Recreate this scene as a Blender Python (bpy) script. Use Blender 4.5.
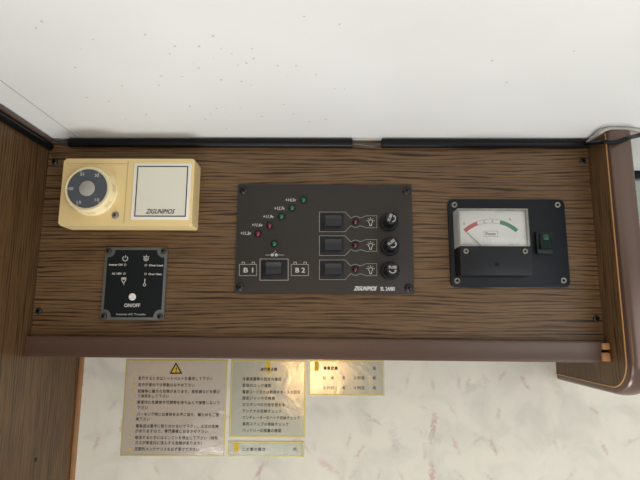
import bpy, bmesh, math, random
from mathutils import Vector, Matrix

SC = bpy.context.scene
COL = SC.collection
for o in list(bpy.data.objects):
    bpy.data.objects.remove(o)

# ------------------------------------------------------------------ camera
F = 490.0                       # focal length in pixels of the 640 x 480 frame
PITCH = math.atan2(80.0, F)     # the phone looks slightly upwards
CZ = 1.50                       # height of the phone above the floor
CAM = Vector((0, 0, CZ))
D = 0.500                       # distance of the locker front
DW = 0.609                      # distance of the papered wall
cd = bpy.data.cameras.new('camera')
cam = bpy.data.objects.new('camera', cd)
COL.objects.link(cam)
cam.location = CAM
ROLL, YAW = 0.0055, 0.010       # and is turned a touch
CAMROT = Matrix.Rotation(YAW, 3, 'Z') @ Matrix.Rotation(math.pi/2 + PITCH, 3, 'X') @ Matrix.Rotation(ROLL, 3, 'Z')
cam.rotation_euler = CAMROT.to_euler()
cd.sensor_fit = 'HORIZONTAL'
cd.sensor_width = 36.0
cd.lens = 36.0*F/640.0
cd.clip_start = 0.01
SC.camera = cam

# ------------------------------------------------------------------ world, lights, exposure
SC.view_settings.view_transform = 'Standard'
SC.view_settings.look = 'None'
SC.view_settings.exposure = -0.10
SC.view_settings.gamma = 1.0
SC.view_settings.use_curve_mapping = False
w = bpy.data.worlds.new('world'); SC.world = w
w.use_nodes = True
bg = w.node_tree.nodes['Background']
bg.inputs['Color'].default_value = (0.985, 0.995, 1.0, 1)
bg.inputs['Strength'].default_value = 0.62

def area(name, loc, target, sx, sy, power, color):
    l = bpy.data.lights.new(name, 'AREA')
    l.shape = 'RECTANGLE'; l.size = sx; l.size_y = sy
    l.energy = power; l.color = color
    o = bpy.data.objects.new(name, l); COL.objects.link(o)
    o.location = loc
    d = Vector(target) - Vector(loc)
    o.rotation_euler = d.to_track_quat('-Z', 'Y').to_euler()
    return o
area('window_daylight', (0.95, -0.8, 1.15), (0, .5, 1.55), 0.9, 0.7, 6.0, (0.95, 0.985, 1.0))
area('doorway_daylight', (-0.45, -0.7, 0.55), (0, .5, 1.6), 0.8, 0.8, 7.0, (0.98, 0.99, 1.0))
area('floor_daylight', (0.0, 0.25, 0.35), (0, .36, 1.6), 0.5, 0.4, 8.0, (0.99, 0.99, 0.985))
area('foil_reflection_fill', (-0.03, -0.42, 1.335), (-.03, .5, 1.4), 0.12, 0.09, 0.5, (1.0, 0.58, 0.26))  # unseen warm light, added only to reflect in the foil stickers

# ------------------------------------------------------------------ pixel rays to points of the place
def ray(px, py):
    return CAMROT @ Vector(((px-320)/F, (240-py)/F, -1.0))
def at(px, py, y):
    r = ray(px, py); return CAM + r*(y/r.y)
def atx(px, py, x):
    r = ray(px, py); return CAM + r*(x/r.x)
def P(px, py, h=0.0, plane=None):
    p = at(px, py, (D if plane is None else plane)-h); return (p.x, p.z)
def rect(l, t, r, b, h=0.0, plane=None):
    """upright rectangle (x0,x1,z0,z1) at depth plane-h whose edges pass near the given image edges"""
    mx, my = (l+r)/2, (t+b)/2
    return (P(l, my, h, plane)[0], P(r, my, h, plane)[0], P(mx, b, h, plane)[1], P(mx, t, h, plane)[1])
MM = 0.001

# ------------------------------------------------------------------ materials
MATS = {}
def srgb(c):
    return tuple(((v/255)/12.92 if v/255 <= 0.04045 else (((v/255)+0.055)/1.055)**2.4) for v in c) + (1.0,)
def mat(name, rgb, rough=0.5, metal=0.0, spec=0.5, emis=None, alpha=1.0, coat=0.0, grain=0.06, gscale=60.0, bump=0.0):
    if name in MATS: return MATS[name]
    m = bpy.data.materials.new(name); m.use_nodes = True
    nt = m.node_tree; b = nt.nodes['Principled BSDF']
    tc = nt.nodes.new('ShaderNodeTexCoord')
    no = nt.nodes.new('ShaderNodeTexNoise'); no.inputs['Scale'].default_value = gscale; no.inputs['Detail'].default_value = 4
    nt.links.new(tc.outputs['Object'], no.inputs['Vector'])
    mx = nt.nodes.new('ShaderNodeMix'); mx.data_type = 'RGBA'
    c = srgb(rgb)
    mx.inputs[6].default_value = tuple(v*(1-grain) for v in c[:3])+(1,)
    mx.inputs[7].default_value = tuple(min(1, v*(1+grain)) for v in c[:3])+(1,)
    nt.links.new(no.outputs['Fac'], mx.inputs[0])
    nt.links.new(mx.outputs[2], b.inputs['Base Color'])
    b.inputs['Roughness'].default_value = rough
    b.inputs['Metallic'].default_value = metal
    b.inputs['Specular IOR Level'].default_value = spec
    b.inputs['Coat Weight'].default_value = coat
    b.inputs['Alpha'].default_value = alpha
    if bump:
        bp = nt.nodes.new('ShaderNodeBump'); bp.inputs['Strength'].default_value = bump
        bp.inputs['Distance'].default_value = 0.001
        nt.links.new(no.outputs['Fac'], bp.inputs['Height']); nt.links.new(bp.outputs['Normal'], b.inputs['Normal'])
    if emis:
        b.inputs['Emission Color'].default_value = srgb(rgb); b.inputs['Emission Strength'].default_value = emis
    MATS[name] = m; return m

def ramp(nt, stops):
    r = nt.nodes.new('ShaderNodeValToRGB')
    while len(r.color_ramp.elements) < len(stops): r.color_ramp.elements.new(0.5)
    for e, (p, c) in zip(r.color_ramp.elements, stops):
        e.position = p; e.color = c
    return r
def wood(name, axis, light, mid, dark, pitch=.0038, rough=0.42):
    """oak veneer, grain running along the given axis"""
    m = bpy.data.materials.new(name); m.use_nodes = True
    nt = m.node_tree; L = nt.links; b = nt.nodes['Principled BSDF']
    tc = nt.nodes.new('ShaderNodeTexCoord')
    def mapping(along, across):
        mp = nt.nodes.new('ShaderNodeMapping')
        s = [across]*3; s['XYZ'.index(axis)] = along
        mp.inputs['Scale'].default_value = s
        L.new(tc.outputs['Object'], mp.inputs['Vector']); return mp
    def noise(along, across, detail, rough_, dist):
        n = nt.nodes.new('ShaderNodeTexNoise'); n.inputs['Scale'].default_value = 1.0; n.inputs['Detail'].default_value = detail
        n.inputs['Roughness'].default_value = rough_; n.inputs['Distortion'].default_value = dist
        L.new(mapping(along, across).outputs[0], n.inputs['Vector']); return n
    def math_(op, a, b_, c=None):
        n = nt.nodes.new('ShaderNodeMath'); n.operation = op
        for k, q in enumerate((a, b_, c)):
            if q is None: continue
            if isinstance(q, (int, float)): n.inputs[k].default_value = q
            else: L.new(q, n.inputs[k])
        return n.outputs[0]
    warp = noise(3, 26, 2, .5, .1)          # broad tone
    gr = noise(4.0, 42, 2.5, .5, .05)       # slow wander of the growth lines
    po = noise(30, 700, 2, .5, .1)          # pores
    br = noise(15, 170, 2.5, .55, .1)       # breaks the lines up
    sepx = nt.nodes.new('ShaderNodeSeparateXYZ'); L.new(tc.outputs['Object'], sepx.inputs[0])
    acr = sepx.outputs['Z' if axis == 'X' else 'Y']
    ring = math_('PINGPONG', math_('MULTIPLY_ADD', acr, 1/pitch, math_('MULTIPLY', gr.outputs['Fac'], 5.0)), 0.5)
    ring = math_('MULTIPLY_ADD', br.outputs['Fac'], 0.85, ring)
    tone = ramp(nt, [(0.32, srgb(mid)), (0.68, srgb(light))])
    L.new(warp.outputs['Fac'], tone.inputs['Fac'])
    lr = ramp(nt, [(0.42, srgb(dark)), (0.62, (1, 1, 1, 1))])
    dk = tuple(d/m_ for d, m_ in zip(srgb(dark)[:3], srgb(mid)[:3]))+(1,)
    lr.color_ramp.elements[0].color = dk
    L.new(ring, lr.inputs['Fac'])
    mr_ = nt.nodes.new('ShaderNodeMix'); mr_.data_type = 'RGBA'; mr_.blend_type = 'MULTIPLY'; mr_.inputs[0].default_value = 1.0
    L.new(tone.outputs['Color'], mr_.inputs[6]); L.new(lr.outputs['Color'], mr_.inputs[7])
    pr = ramp(nt, [(0.36, (0.5, 0.47, 0.44, 1)), (0.52, (1, 1, 1, 1))])
    L.new(po.outputs['Fac'], pr.inputs['Fac'])
    mx = nt.nodes.new('ShaderNodeMix'); mx.data_type = 'RGBA'; mx.blend_type = 'MULTIPLY'; mx.inputs[0].default_value = 0.7
    L.new(mr_.outputs[2], mx.inputs[6]); L.new(pr.outputs['Color'], mx.inputs[7])
    L.new(mx.outputs[2], b.inputs['Base Color'])
    b.inputs['Roughness'].default_value = rough; b.inputs['Specular IOR Level'].default_value = 0.35
    bp = nt.nodes.new('ShaderNodeBump'); bp.inputs['Strength'].default_value = 0.35; bp.inputs['Distance'].default_value = 0.0004
    L.new(po.outputs['Fac'], bp.inputs['Height']); L.new(bp.outputs['Normal'], b.inputs['Normal'])
    return m
WOOD_X = wood('oak_veneer_horizontal', 'X', (115, 90, 62), (103, 78, 52), (52, 36, 22))
WOOD_Z = wood('oak_veneer_upright', 'Z', (106, 79, 50), (93, 68, 42), (55, 39, 24))
WOOD_SIDE = wood('oak_veneer_side', 'Z', (108, 82, 54), (95, 71, 45), (52, 37, 22))
WOOD_WARM = wood('warm_pine', 'Z', (214, 150, 88), (198, 130, 72), (168, 100, 52))

CREAM = mat('cream_plastic', (232, 208, 150), 0.38, grain=.03)
CREAM_PALE = mat('pale_cream_plastic', (238, 224, 180), 0.35, grain=.03)
PLATE_WHITE = mat('white_plate', (236, 232, 220), 0.4, grain=.02)
PLATE_PALE = mat('pale_label', (224, 223, 206), 0.4, grain=.02)
LINE_DARK = mat('dark_print', (52, 56, 62), 0.5)
SLATE = mat('slate_dial', (80, 86, 93), 0.5, grain=.04)
HUB = mat('grey_hub', (168, 164, 156), 0.45, grain=.05)
STEEL = mat('screw_steel', (134, 130, 122), 0.45, 0.45, grain=.2)
DARKSCREW = mat('black_screw', (34, 32, 31), 0.3, 0.2)
PANEL = mat('panel_charcoal', (46, 42, 38), 0.42, spec=.35, grain=.05, gscale=900, bump=.1)
BLACK = mat('black_plastic', (15, 18, 23), 0.38, spec=.35, grain=.05)
SOFTBLACK = mat('black_satin_plate', (17, 23, 29), 0.5, spec=.28, grain=.05, gscale=700)
INV = mat('blue_black_film', (14, 22, 25), 0.45, spec=.3, grain=.04)
INVGREY = mat('grey_border', (92, 94, 90), 0.5)
PRINT = mat('white_print', (196, 194, 188), 0.6)
PRINT_GREY = mat('grey_print', (164, 162, 156), 0.6)
REDLED = mat('red_led', (100, 12, 32), 0.22, grain=.1, coat=.4)
DIMRED = mat('dim_red_led', (72, 10, 20), 0.22, grain=.1, coat=.4)
GREENLED = mat('green_led', (8, 84, 56), 0.22, grain=.1, coat=.4)
GREENGLASS = mat('dark_green_rocker', (6, 28, 24), 0.45, spec=.25, grain=.2)
WHITE = mat('white_button', (226, 226, 220), 0.4)
SCALE = mat('white_scale', (250, 250, 248), 0.5, grain=.01)
SCALERED = mat('scale_red', (208, 98, 102), 0.6)
SCALEGREEN = mat('scale_green', (82, 150, 118), 0.6)
SCALEGREY = mat('scale_print', (142, 140, 138), 0.6)
BROWN = mat('brown_edge_moulding', (79, 58, 47), 0.36, grain=.04, spec=.5)
BRONZE = mat('bronze_edge_moulding', (96, 76, 66), 0.25, 0.35, grain=.04, spec=.6)
TAN = mat('tan_edge_band', (190, 144, 94), 0.5, grain=.12, gscale=120)
COPPER = mat('bare_wood_block', (172, 124, 80), 0.5, grain=.3, gscale=160)
RUBBER = mat('black_rubber', (7, 9, 13), 0.38, spec=.22, grain=.05)
GREYCABLE = mat('pale_grey_cable', (176, 172, 166), 0.4)
INK = mat('black_ink', (30, 27, 24), 0.6)
YELLOW = mat('yellow_print', (214, 178, 34), 0.5)
GOLD = mat('gold_border', (206, 194, 110), 0.38, 0.5)

def clear_mat():
    m = bpy.data.materials.new('clear_acrylic'); m.use_nodes = True
    nt = m.node_tree; nt.nodes.clear(); L = nt.links
    out = nt.nodes.new('ShaderNodeOutputMaterial')
    tr = nt.nodes.new('ShaderNodeBsdfTransparent'); tr.inputs[0].default_value = (.96, .965, .96, 1)
    gl = nt.nodes.new('ShaderNodeBsdfGlossy'); gl.inputs['Roughness'].default_value = 0.08
    fr = nt.nodes.new('ShaderNodeFresnel'); fr.inputs['IOR'].default_value = 1.4
    mx = nt.nodes.new('ShaderNodeMixShader')
    L.new(fr.outputs[0], mx.inputs[0]); L.new(tr.outputs[0], mx.inputs[1]); L.new(gl.outputs[0], mx.inputs[2])
    L.new(mx.outputs[0], out.inputs[0]); return m
CLEAR = clear_mat()
CLEAREDGE = mat('acrylic_edge', (226, 226, 222), 0.2, grain=.02, alpha=.6)

def foil_mat(name, base, seed):
    """wrinkled silver foil sticker with an iridescent film"""
    m = bpy.data.materials.new(name); m.use_nodes = True
    nt = m.node_tree; L = nt.links; b = nt.nodes['Principled BSDF']
    tc = nt.nodes.new('ShaderNodeTexCoord')
    mp = nt.nodes.new('ShaderNodeMapping'); mp.inputs['Location'].default_value = (seed, seed*.7, seed*1.3)
    L.new(tc.outputs['Object'], mp.inputs['Vector'])
    n1 = nt.nodes.new('ShaderNodeTexNoise'); n1.inputs['Scale'].default_value = 26; n1.inputs['Detail'].default_value = 4
    n1.inputs['Distortion'].default_value = 1.2
    L.new(mp.outputs[0], n1.inputs['Vector'])
    b.inputs['Base Color'].default_value = srgb(base)
    b.inputs['Metallic'].default_value = 0.55; b.inputs['Roughness'].default_value = 0.2
    bp = nt.nodes.new('ShaderNodeBump'); bp.inputs['Strength'].default_value = 0.5; bp.inputs['Distance'].default_value = 0.0011
    L.new(n1.outputs['Fac'], bp.inputs['Height']); L.new(bp.outputs['Normal'], b.inputs['Normal'])
    return m
FOIL = foil_mat('silver_foil', (206, 208, 192), 1.0)
FOILGREY = foil_mat('grey_foil', (224, 216, 202), 4.0)

def ceiling_mat():
    m = bpy.data.materials.new('ceiling_vinyl'); m.use_nodes = True
    nt = m.node_tree; L = nt.links; b = nt.nodes['Principled BSDF']
    tc = nt.nodes.new('ShaderNodeTexCoord')
    n = nt.nodes.new('ShaderNodeTexNoise'); n.inputs['Scale'].default_value = 420; n.inputs['Detail'].default_value = 3
    L.new(tc.outputs['Object'], n.inputs['Vector'])
    big = nt.nodes.new('ShaderNodeTexNoise'); big.inputs['Scale'].default_value = 7; big.inputs['Detail'].default_value = 2
    L.new(tc.outputs['Object'], big.inputs['Vector'])
    r = ramp(nt, [(0.3, srgb((224, 224, 220))), (0.7, srgb((231, 231, 228)))])
    L.new(big.outputs['Fac'], r.inputs['Fac'])
    # dirt specks, gathered in patches
    v = nt.nodes.new('ShaderNodeTexVoronoi'); v.inputs['Scale'].default_value = 130
    L.new(tc.outputs['Object'], v.inputs['Vector'])
    lt = nt.nodes.new('ShaderNodeMath'); lt.operation = 'LESS_THAN'; lt.inputs[1].default_value = 0.14
    L.new(v.outputs['Distance'], lt.inputs[0])
    sep = nt.nodes.new('ShaderNodeSeparateColor'); L.new(v.outputs['Color'], sep.inputs[0])
    mp = nt.nodes.new('ShaderNodeVectorMath'); mp.operation = 'DISTANCE'; mp.inputs[1].default_value = (-0.085, 0.345, 1.683)
    L.new(tc.outputs['Object'], mp.inputs[0])
    mr = nt.nodes.new('ShaderNodeMapRange'); mr.inputs[1].default_value = 0.0; mr.inputs[2].default_value = 0.16
    mr.inputs[3].default_value = 0.5; mr.inputs[4].default_value = 0.02
    L.new(mp.outputs['Value'], mr.inputs[0])
    lt2 = nt.nodes.new('ShaderNodeMath'); lt2.operation = 'LESS_THAN'
    L.new(sep.outputs[0], lt2.inputs[0]); L.new(mr.outputs[0], lt2.inputs[1])
    mu = nt.nodes.new('ShaderNodeMath'); mu.operation = 'MULTIPLY'; L.new(lt.outputs[0], mu.inputs[0]); L.new(lt2.outputs[0], mu.inputs[1])
    mu2 = nt.nodes.new('ShaderNodeMath'); mu2.operation = 'MULTIPLY'; mu2.inputs[1].default_value = 0.45; L.new(mu.outputs[0], mu2.inputs[0])
    mx = nt.nodes.new('ShaderNodeMix'); mx.data_type = 'RGBA'; mx.inputs[7].default_value = srgb((140, 132, 120))
    L.new(mu2.outputs[0], mx.inputs[0]); L.new(r.outputs['Color'], mx.inputs[6]); L.new(mx.outputs[2], b.inputs['Base Color'])
    b.inputs['Roughness'].default_value = 0.5
    bp = nt.nodes.new('ShaderNodeBump'); bp.inputs['Strength'].default_value = 0.12; bp.inputs['Distance'].default_value = 0.0005
    L.new(n.outputs['Fac'], bp.inputs['Height']); L.new(bp.outputs['Normal'], b.inputs['Normal'])
    return m

def paper_mat():
    """pale vinyl wallpaper printed with scattered feather-like brush strokes"""
    m = bpy.data.materials.new('stroke_wallpaper'); m.use_nodes = True
    nt = m.node_tree; L = nt.links; b = nt.nodes['Principled BSDF']
    tc = nt.nodes.new('ShaderNodeTexCoord')
    sw = nt.nodes.new('ShaderNodeSeparateXYZ'); L.new(tc.outputs['Object'], sw.inputs[0])
    cb = nt.nodes.new('ShaderNodeCombineXYZ'); L.new(sw.outputs['X'], cb.inputs['X']); L.new(sw.outputs['Z'], cb.inputs['Y'])
    n0 = nt.nodes.new('ShaderNodeTexNoise'); n0.inputs['Scale'].default_value = 22; n0.inputs['Detail'].default_value = 6
    n0.inputs['Distortion'].default_value = 0.8
    L.new(cb.outputs[0], n0.inputs['Vector'])
    base = ramp(nt, [(0.35, srgb((205, 202, 188))), (0.5, srgb((216, 212, 198))), (0.65, srgb((221, 216, 201)))])
    L.new(n0.outputs['Fac'], base.inputs['Fac'])
    cur = base.outputs['Color']
    fib = nt.nodes.new('ShaderNodeTexNoise'); fib.inputs['Scale'].default_value = 90; fib.inputs['Detail'].default_value = 4
    fib.inputs['Distortion'].default_value = 2.0
    L.new(cb.outputs[0], fib.inputs['Vector'])
    layers = [(19, (0.0, 0.0), (188, 148, 142), 0.42, 0.75, 0.17, 3.8),
              (15, (3.1, 1.7), (182, 182, 172), 0.36, 0.45, 0.18, 3.0),
              (23, (7.7, 4.2), (192, 166, 154), 0.48, 0.65, 0.14, 4.2),
              (28, (1.7, 6.2), (186, 180, 168), 0.45, 0.55, 0.15, 3.6),
              (13, (5.3, 9.1), (222, 219, 206), 0.6, 0.5, 0.26, 2.2)]
    for scale, off, colr, prob, strength, rad, stretch in layers:
        mp = nt.nodes.new('ShaderNodeVectorMath'); mp.operation = 'MULTIPLY_ADD'
        mp.inputs[1].default_value = (scale,)*3; mp.inputs[2].default_value = (off[0], off[1], 0)
        L.new(cb.outputs[0], mp.inputs[0])
        v = nt.nodes.new('ShaderNodeTexVoronoi'); v.voronoi_dimensions = '2D'; v.inputs['Scale'].default_value = 1.0
        v.inputs['Randomness'].default_value = 0.8
        L.new(mp.outputs[0], v.inputs['Vector'])
        d = nt.nodes.new('ShaderNodeVectorMath'); d.operation = 'SUBTRACT'
        L.new(mp.outputs[0], d.inputs[0]); L.new(v.outputs['Position'], d.inputs[1])
        sp = nt.nodes.new('ShaderNodeSeparateColor'); L.new(v.outputs['Color'], sp.inputs[0])
        ang = nt.nodes.new('ShaderNodeMath'); ang.operation = 'MULTIPLY_ADD'; ang.inputs[1].default_value = 2.4; ang.inputs[2].default_value = 0.35
        L.new(sp.outputs[0], ang.inputs[0])
        vr = nt.nodes.new('ShaderNodeVectorRotate'); vr.rotation_type = 'Z_AXIS'
        L.new(d.outputs[0], vr.inputs['Vector']); L.new(ang.outputs[0], vr.inputs['Angle'])
        sc = nt.nodes.new('ShaderNodeVectorMath'); sc.operation = 'MULTIPLY'; sc.inputs[1].default_value = (1.0/ (rad*2.3), stretch/(rad*2.3), 0)
        L.new(vr.outputs[0], sc.inputs[0])
        ln = nt.nodes.new('ShaderNodeVectorMath'); ln.operation = 'LENGTH'; L.new(sc.outputs[0], ln.inputs[0])
        ad = nt.nodes.new('ShaderNodeMath'); ad.operation = 'MULTIPLY_ADD'; ad.inputs[1].default_value = 2.6; 
        L.new(fib.outputs['Fac'], ad.inputs[0]); L.new(ln.outputs['Value'], ad.inputs[2])
        mr = nt.nodes.new('ShaderNodeMapRange'); mr.interpolation_type = 'SMOOTHSTEP'
        mr.inputs[1].default_value = 1.15; mr.inputs[2].default_value = 2.3; mr.inputs[3].default_value = strength; mr.inputs[4].default_value = 0.0
        L.new(ad.outputs[0], mr.inputs[0])
        ltp = nt.nodes.new('ShaderNodeMath'); ltp.operation = 'LESS_THAN'; ltp.inputs[1].default_value = prob; L.new(sp.outputs[1], ltp.inputs[0])
        mu = nt.nodes.new('ShaderNodeMath'); mu.operation = 'MULTIPLY'; L.new(mr.outputs[0], mu.inputs[0]); L.new(ltp.outputs[0], mu.inputs[1])
        mx = nt.nodes.new('ShaderNodeMix'); mx.data_type = 'RGBA'; mx.inputs[7].default_value = srgb(colr)
        L.new(mu.outputs[0], mx.inputs[0]); L.new(cur, mx.inputs[6]); cur = mx.outputs[2]
    L.new(cur, b.inputs['Base Color'])
    b.inputs['Roughness'].default_value = 0.45; b.inputs['Specular IOR Level'].default_value = 0.3
    bp = nt.nodes.new('ShaderNodeBump'); bp.inputs['Strength'].default_value = 0.1; bp.inputs['Distance'].default_value = 0.0006
    L.new(fib.outputs['Fac'], bp.inputs['Height']); L.new(bp.outputs['Normal'], b.inputs['Normal'])
    return m
CEIL = ceiling_mat(); PAPER = paper_mat()

# ------------------------------------------------------------------ mesh helpers (all in world metres)
def new(): return bmesh.new()
def add_box(bm, x0, x1, y0, y1, z0, z1, bevel=0.0, seg=2, mi=0):
    vs = [bm.verts.new((x, y, z)) for x in (x0, x1) for y in (y0, y1) for z in (z0, z1)]
    idx = [(0,1,3,2), (4,6,7,5), (0,4,5,1), (2,3,7,6), (0,2,6,4), (1,5,7,3)]
    fs = [bm.faces.new([vs[i] for i in q]) for q in idx]
    for f in fs: f.material_index = mi
    if bevel:
        es = list({e for f in fs for e in f.edges})
        r = bmesh.ops.bevel(bm, geom=es, offset=bevel, segments=seg, affect='EDGES', profile=0.5)
        for f in r['faces']: f.material_index = mi
def add_prism(bm, pts, y0, y1, bevel=0.0, seg=2, mi=0):
    """outline in (x,z) extruded from back y0 to front y1 (y1 < y0), front rim rounded"""
    a = sum(pts[i][0]*pts[(i+1) % len(pts)][1]-pts[(i+1) % len(pts)][0]*pts[i][1] for i in range(len(pts)))
    if a < 0: pts = pts[::-1]
    back = [bm.verts.new((x, y0, z)) for x, z in pts]
    fr = [bm.verts.new((x, y1, z)) for x, z in pts]
    n = len(pts); fs = []
    ff = bm.faces.new(fr); fs.append(ff); fs.append(bm.faces.new(back[::-1]))
    for i in range(n):
        fs.append(bm.faces.new((back[i], back[(i+1) % n], fr[(i+1) % n], fr[i])))
    for f in fs: f.material_index = mi
    if bevel:
        r = bmesh.ops.bevel(bm, geom=list(ff.edges), offset=bevel, segments=seg, affect='EDGES', profile=0.5)
        for f in r['faces']: f.material_index = mi
def rrect(x0, x1, z0, z1, r, n=5):
    pts = []
    for cx, cz, a0 in ((x1-r, z1-r, 0), (x0+r, z1-r, 90), (x0+r, z0+r, 180), (x1-r, z0+r, 270)):
        for k in range(n+1):
            a = math.radians(a0+90*k/n); pts.append((cx+r*math.cos(a), cz+r*math.sin(a)))
    return pts
def circ(cx, cz, r, n=32):
    return [(cx+r*math.cos(2*math.pi*k/n), cz+r*math.sin(2*math.pi*k/n)) for k in range(n)]
def add_lathe(bm, cx, cz, prof, n=32, mi=0, rad=None):
    """profile [(radius, y)] turned about the axis through (cx, cz) pointing at the room"""
    rings = []
    for r, y in prof:
        if r <= 1e-7: rings.append([bm.verts.new((cx, y, cz))])
        else:
            rings.append([bm.verts.new((cx+r*math.cos(2*math.pi*k/n), y, cz+r*math.sin(2*math.pi*k/n))) for k in range(n)])
    for a, b in zip(rings, rings[1:]):
        for k in range(n):
            k2 = (k+1) % n
            if len(a) == 1 and len(b) == 1: continue
            if len(a) == 1: f = bm.faces.new((a[0], b[k2], b[k]))
            elif len(b) == 1: f = bm.faces.new((a[k], a[k2], b[0]))
            else: f = bm.faces.new((a[k], a[k2], b[k2], b[k]))
            f.material_index = mi
def add_tube(bm, pts, r, n=10, mi=0, cap=True):
    pts = [Vector(p) for p in pts]
    rings = []; up = None
    for i, p in enumerate(pts):
        t = (pts[min(i+1, len(pts)-1)] - pts[max(i-1, 0)]).normalized()
        if up is None:
            up = Vector((0, 0, 1)) if abs(t.z) < 0.9 else Vector((0, 1, 0))
        s = t.cross(up).normalized(); up = s.cross(t).normalized()
        rr = r[i] if isinstance(r, (list, tuple)) else r
        rings.append([bm.verts.new(p + s*rr*math.cos(2*math.pi*k/n) + up*rr*math.sin(2*math.pi*k/n)) for k in range(n)])
    for a, b in zip(rings, rings[1:]):
        for k in range(n):
            bm.faces.new((a[k], a[(k+1) % n], b[(k+1) % n], b[k])).material_index = mi
    if cap:
        bm.faces.new(rings[0][::-1]).material_index = mi; bm.faces.new(rings[-1]).material_index = mi
def smooth(pts, per=8):
    pts = [Vector(p) for p in pts]; out = []
    for i in range(len(pts)-1):
        p0, p1, p2, p3 = pts[max(i-1, 0)], pts[i], pts[i+1], pts[min(i+2, len(pts)-1)]
        for k in range(per):
            t = k/per
            out.append(0.5*((2*p1)+(p2-p0)*t+(2*p0-5*p1+4*p2-p3)*t*t+(3*p1-p0-3*p2+p3)*t**3))
    out.append(pts[-1]); return out
def add_line(bm, pts, w, y, closed=False, t=0.00015, mi=0):
    """thin printed line through (x,z) points, lying on the plane y"""
    n = len(pts); L_, R_ = [], []
    for i in range(n):
        p = Vector(pts[i])
        a = Vector(pts[i-1]) if (i > 0 or closed) else None
        b = Vector(pts[(i+1) % n]) if (i < n-1 or closed) else None
        d1 = (p-a).normalized() if a is not None else None
        d2 = (b-p).normalized() if b is not None else None
        if d1 is None: d1 = d2
        if d2 is None: d2 = d1
        n1 = Vector((-d1.y, d1.x)); n2 = Vector((-d2.y, d2.x))
        m = n1+n2
        m = n1 if m.length < 1e-6 else m.normalized()
        k = w/2/max(0.4, m.dot(n1))
        L_.append(p+m*k); R_.append(p-m*k)
    def vv(v, yy): return bm.verts.new((v.x, yy, v.y))
    Lf = [vv(v, y-t) for v in L_]; Rf = [vv(v, y-t) for v in R_]
    rng = range(n if closed else n-1)
    for i in rng:
        j = (i+1) % n
        bm.faces.new((Rf[i], Rf[j], Lf[j], Lf[i])).material_index = mi
SPACING = 1.0
def _text_mesh(s):
    c = bpy.data.curves.new('lettering', 'FONT'); c.body = s; c.size = 1.0; c.resolution_u = 3
    c.space_character = SPACING
    o = bpy.data.objects.new('lettering', c); COL.objects.link(o)
    bpy.context.view_layer.update()
    dg = bpy.context.evaluated_depsgraph_get()
    me = bpy.data.meshes.new_from_object(o.evaluated_get(dg))
    bpy.data.objects.remove(o); bpy.data.curves.remove(c)
    return me
def add_text(bm, s, x0, x1, zc, hgt, y, mi=0, slant=0.0, rot=0.0, fat=0.0):
    """lettering filling x0..x1, centred on height zc, on the plane y facing the room"""
    me = _text_mesh(s)
    if not me.vertices: return
    xs = [v.co.x for v in me.vertices]; ys = [v.co.y for v in me.vertices]
    ax, bx, ay, by = min(xs), max(xs), min(ys), max(ys)
    sx = (x1-x0)/max(1e-6, bx-ax); sz = hgt/max(1e-6, by-ay)
    cx, cz = (x0+x1)/2, zc
    copies = [(0, 0)] if not fat else [(0, 0), (fat, 0), (0, fat), (fat, fat)]
    for i, (fx, fz) in enumerate(copies):
        vs = []
        for v in me.vertices:
            lx = (v.co.x-(ax+bx)/2)*sx+fx; lz = (v.co.y-(ay+by)/2)*sz+fz; lx += slant*lz
            ca, sa = math.cos(rot), math.sin(rot)
            vs.append(bm.verts.new((cx+lx*ca-lz*sa, y-0.00015-0.00002*i, cz+lx*sa+lz*ca)))
        for p in me.polygons:
            try: f = bm.faces.new([vs[k] for k in p.vertices]); f.material_index = mi
            except ValueError: pass
    bpy.data.meshes.remove(me)

def worldloc(o):
    v = Vector((0, 0, 0))
    while o is not None: v = v + o.location; o = o.parent
    return v
def obj(name, bm, mats, parent=None, origin=None, flat=False):
    """link ONE mesh object; its vertices are given in world metres"""
    if not isinstance(mats, (list, tuple)): mats = [mats]
    o = bpy.data.objects.new(name, bpy.data.meshes.new(name))
    o.parent = parent
    base = worldloc(parent) if parent else Vector((0, 0, 0))
    if origin is not None: o.location = Vector(origin)-base
    base = worldloc(o)
    bmesh.ops.translate(bm, verts=bm.verts, vec=-base)
    bmesh.ops.recalc_face_normals(bm, faces=bm.faces)
    if not flat:
        for f in bm.faces: f.smooth = True
    bm.to_mesh(o.data); bm.free()
    if not flat:
        try: o.data.set_sharp_from_angle(angle=math.radians(35))
        except Exception: pass
    for m in mats: o.data.materials.append(m)
    COL.objects.link(o); return o
def printed(name, bm, mats, parent, origin=None):
    """flat lettering: normals towards the room"""
    if not isinstance(mats, (list, tuple)): mats = [mats]
    o = bpy.data.objects.new(name, bpy.data.meshes.new(name)); o.parent = parent
    for f in bm.faces:
        f.normal_update()
        if f.normal.y > 0: f.normal_flip()
    bmesh.ops.translate(bm, verts=bm.verts, vec=-worldloc(parent))
    bm.to_mesh(o.data); bm.free()
    for m in mats: o.data.materials.append(m)
    COL.objects.link(o); return o
def again(src, parent, loc, rot=0.0):
    """copy of a part (sharing its mesh) and its sub-parts, placed at a world point"""
    c = src.copy(); COL.objects.link(c); c.parent = parent
    c.location = Vector(loc)-worldloc(parent); c.rotation_euler = (0, rot, 0)
    for ch in list(src.children):
        d = ch.copy(); COL.objects.link(d); d.parent = c
    return c
def thing(name, label, cat, loc, group=None):
    o = bpy.data.objects.new(name, None); COL.objects.link(o)
    o.location = loc; o.empty_display_size = 0.02
    return tag(o, label, cat, group)
def tag(o, label, cat, group=None):
    o['label'] = label; o['category'] = cat
    if group: o['group'] = group
    return o
def struct(name, bm, mats):
    o = obj(name, bm, mats); o['kind'] = 'structure'; return o

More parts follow.
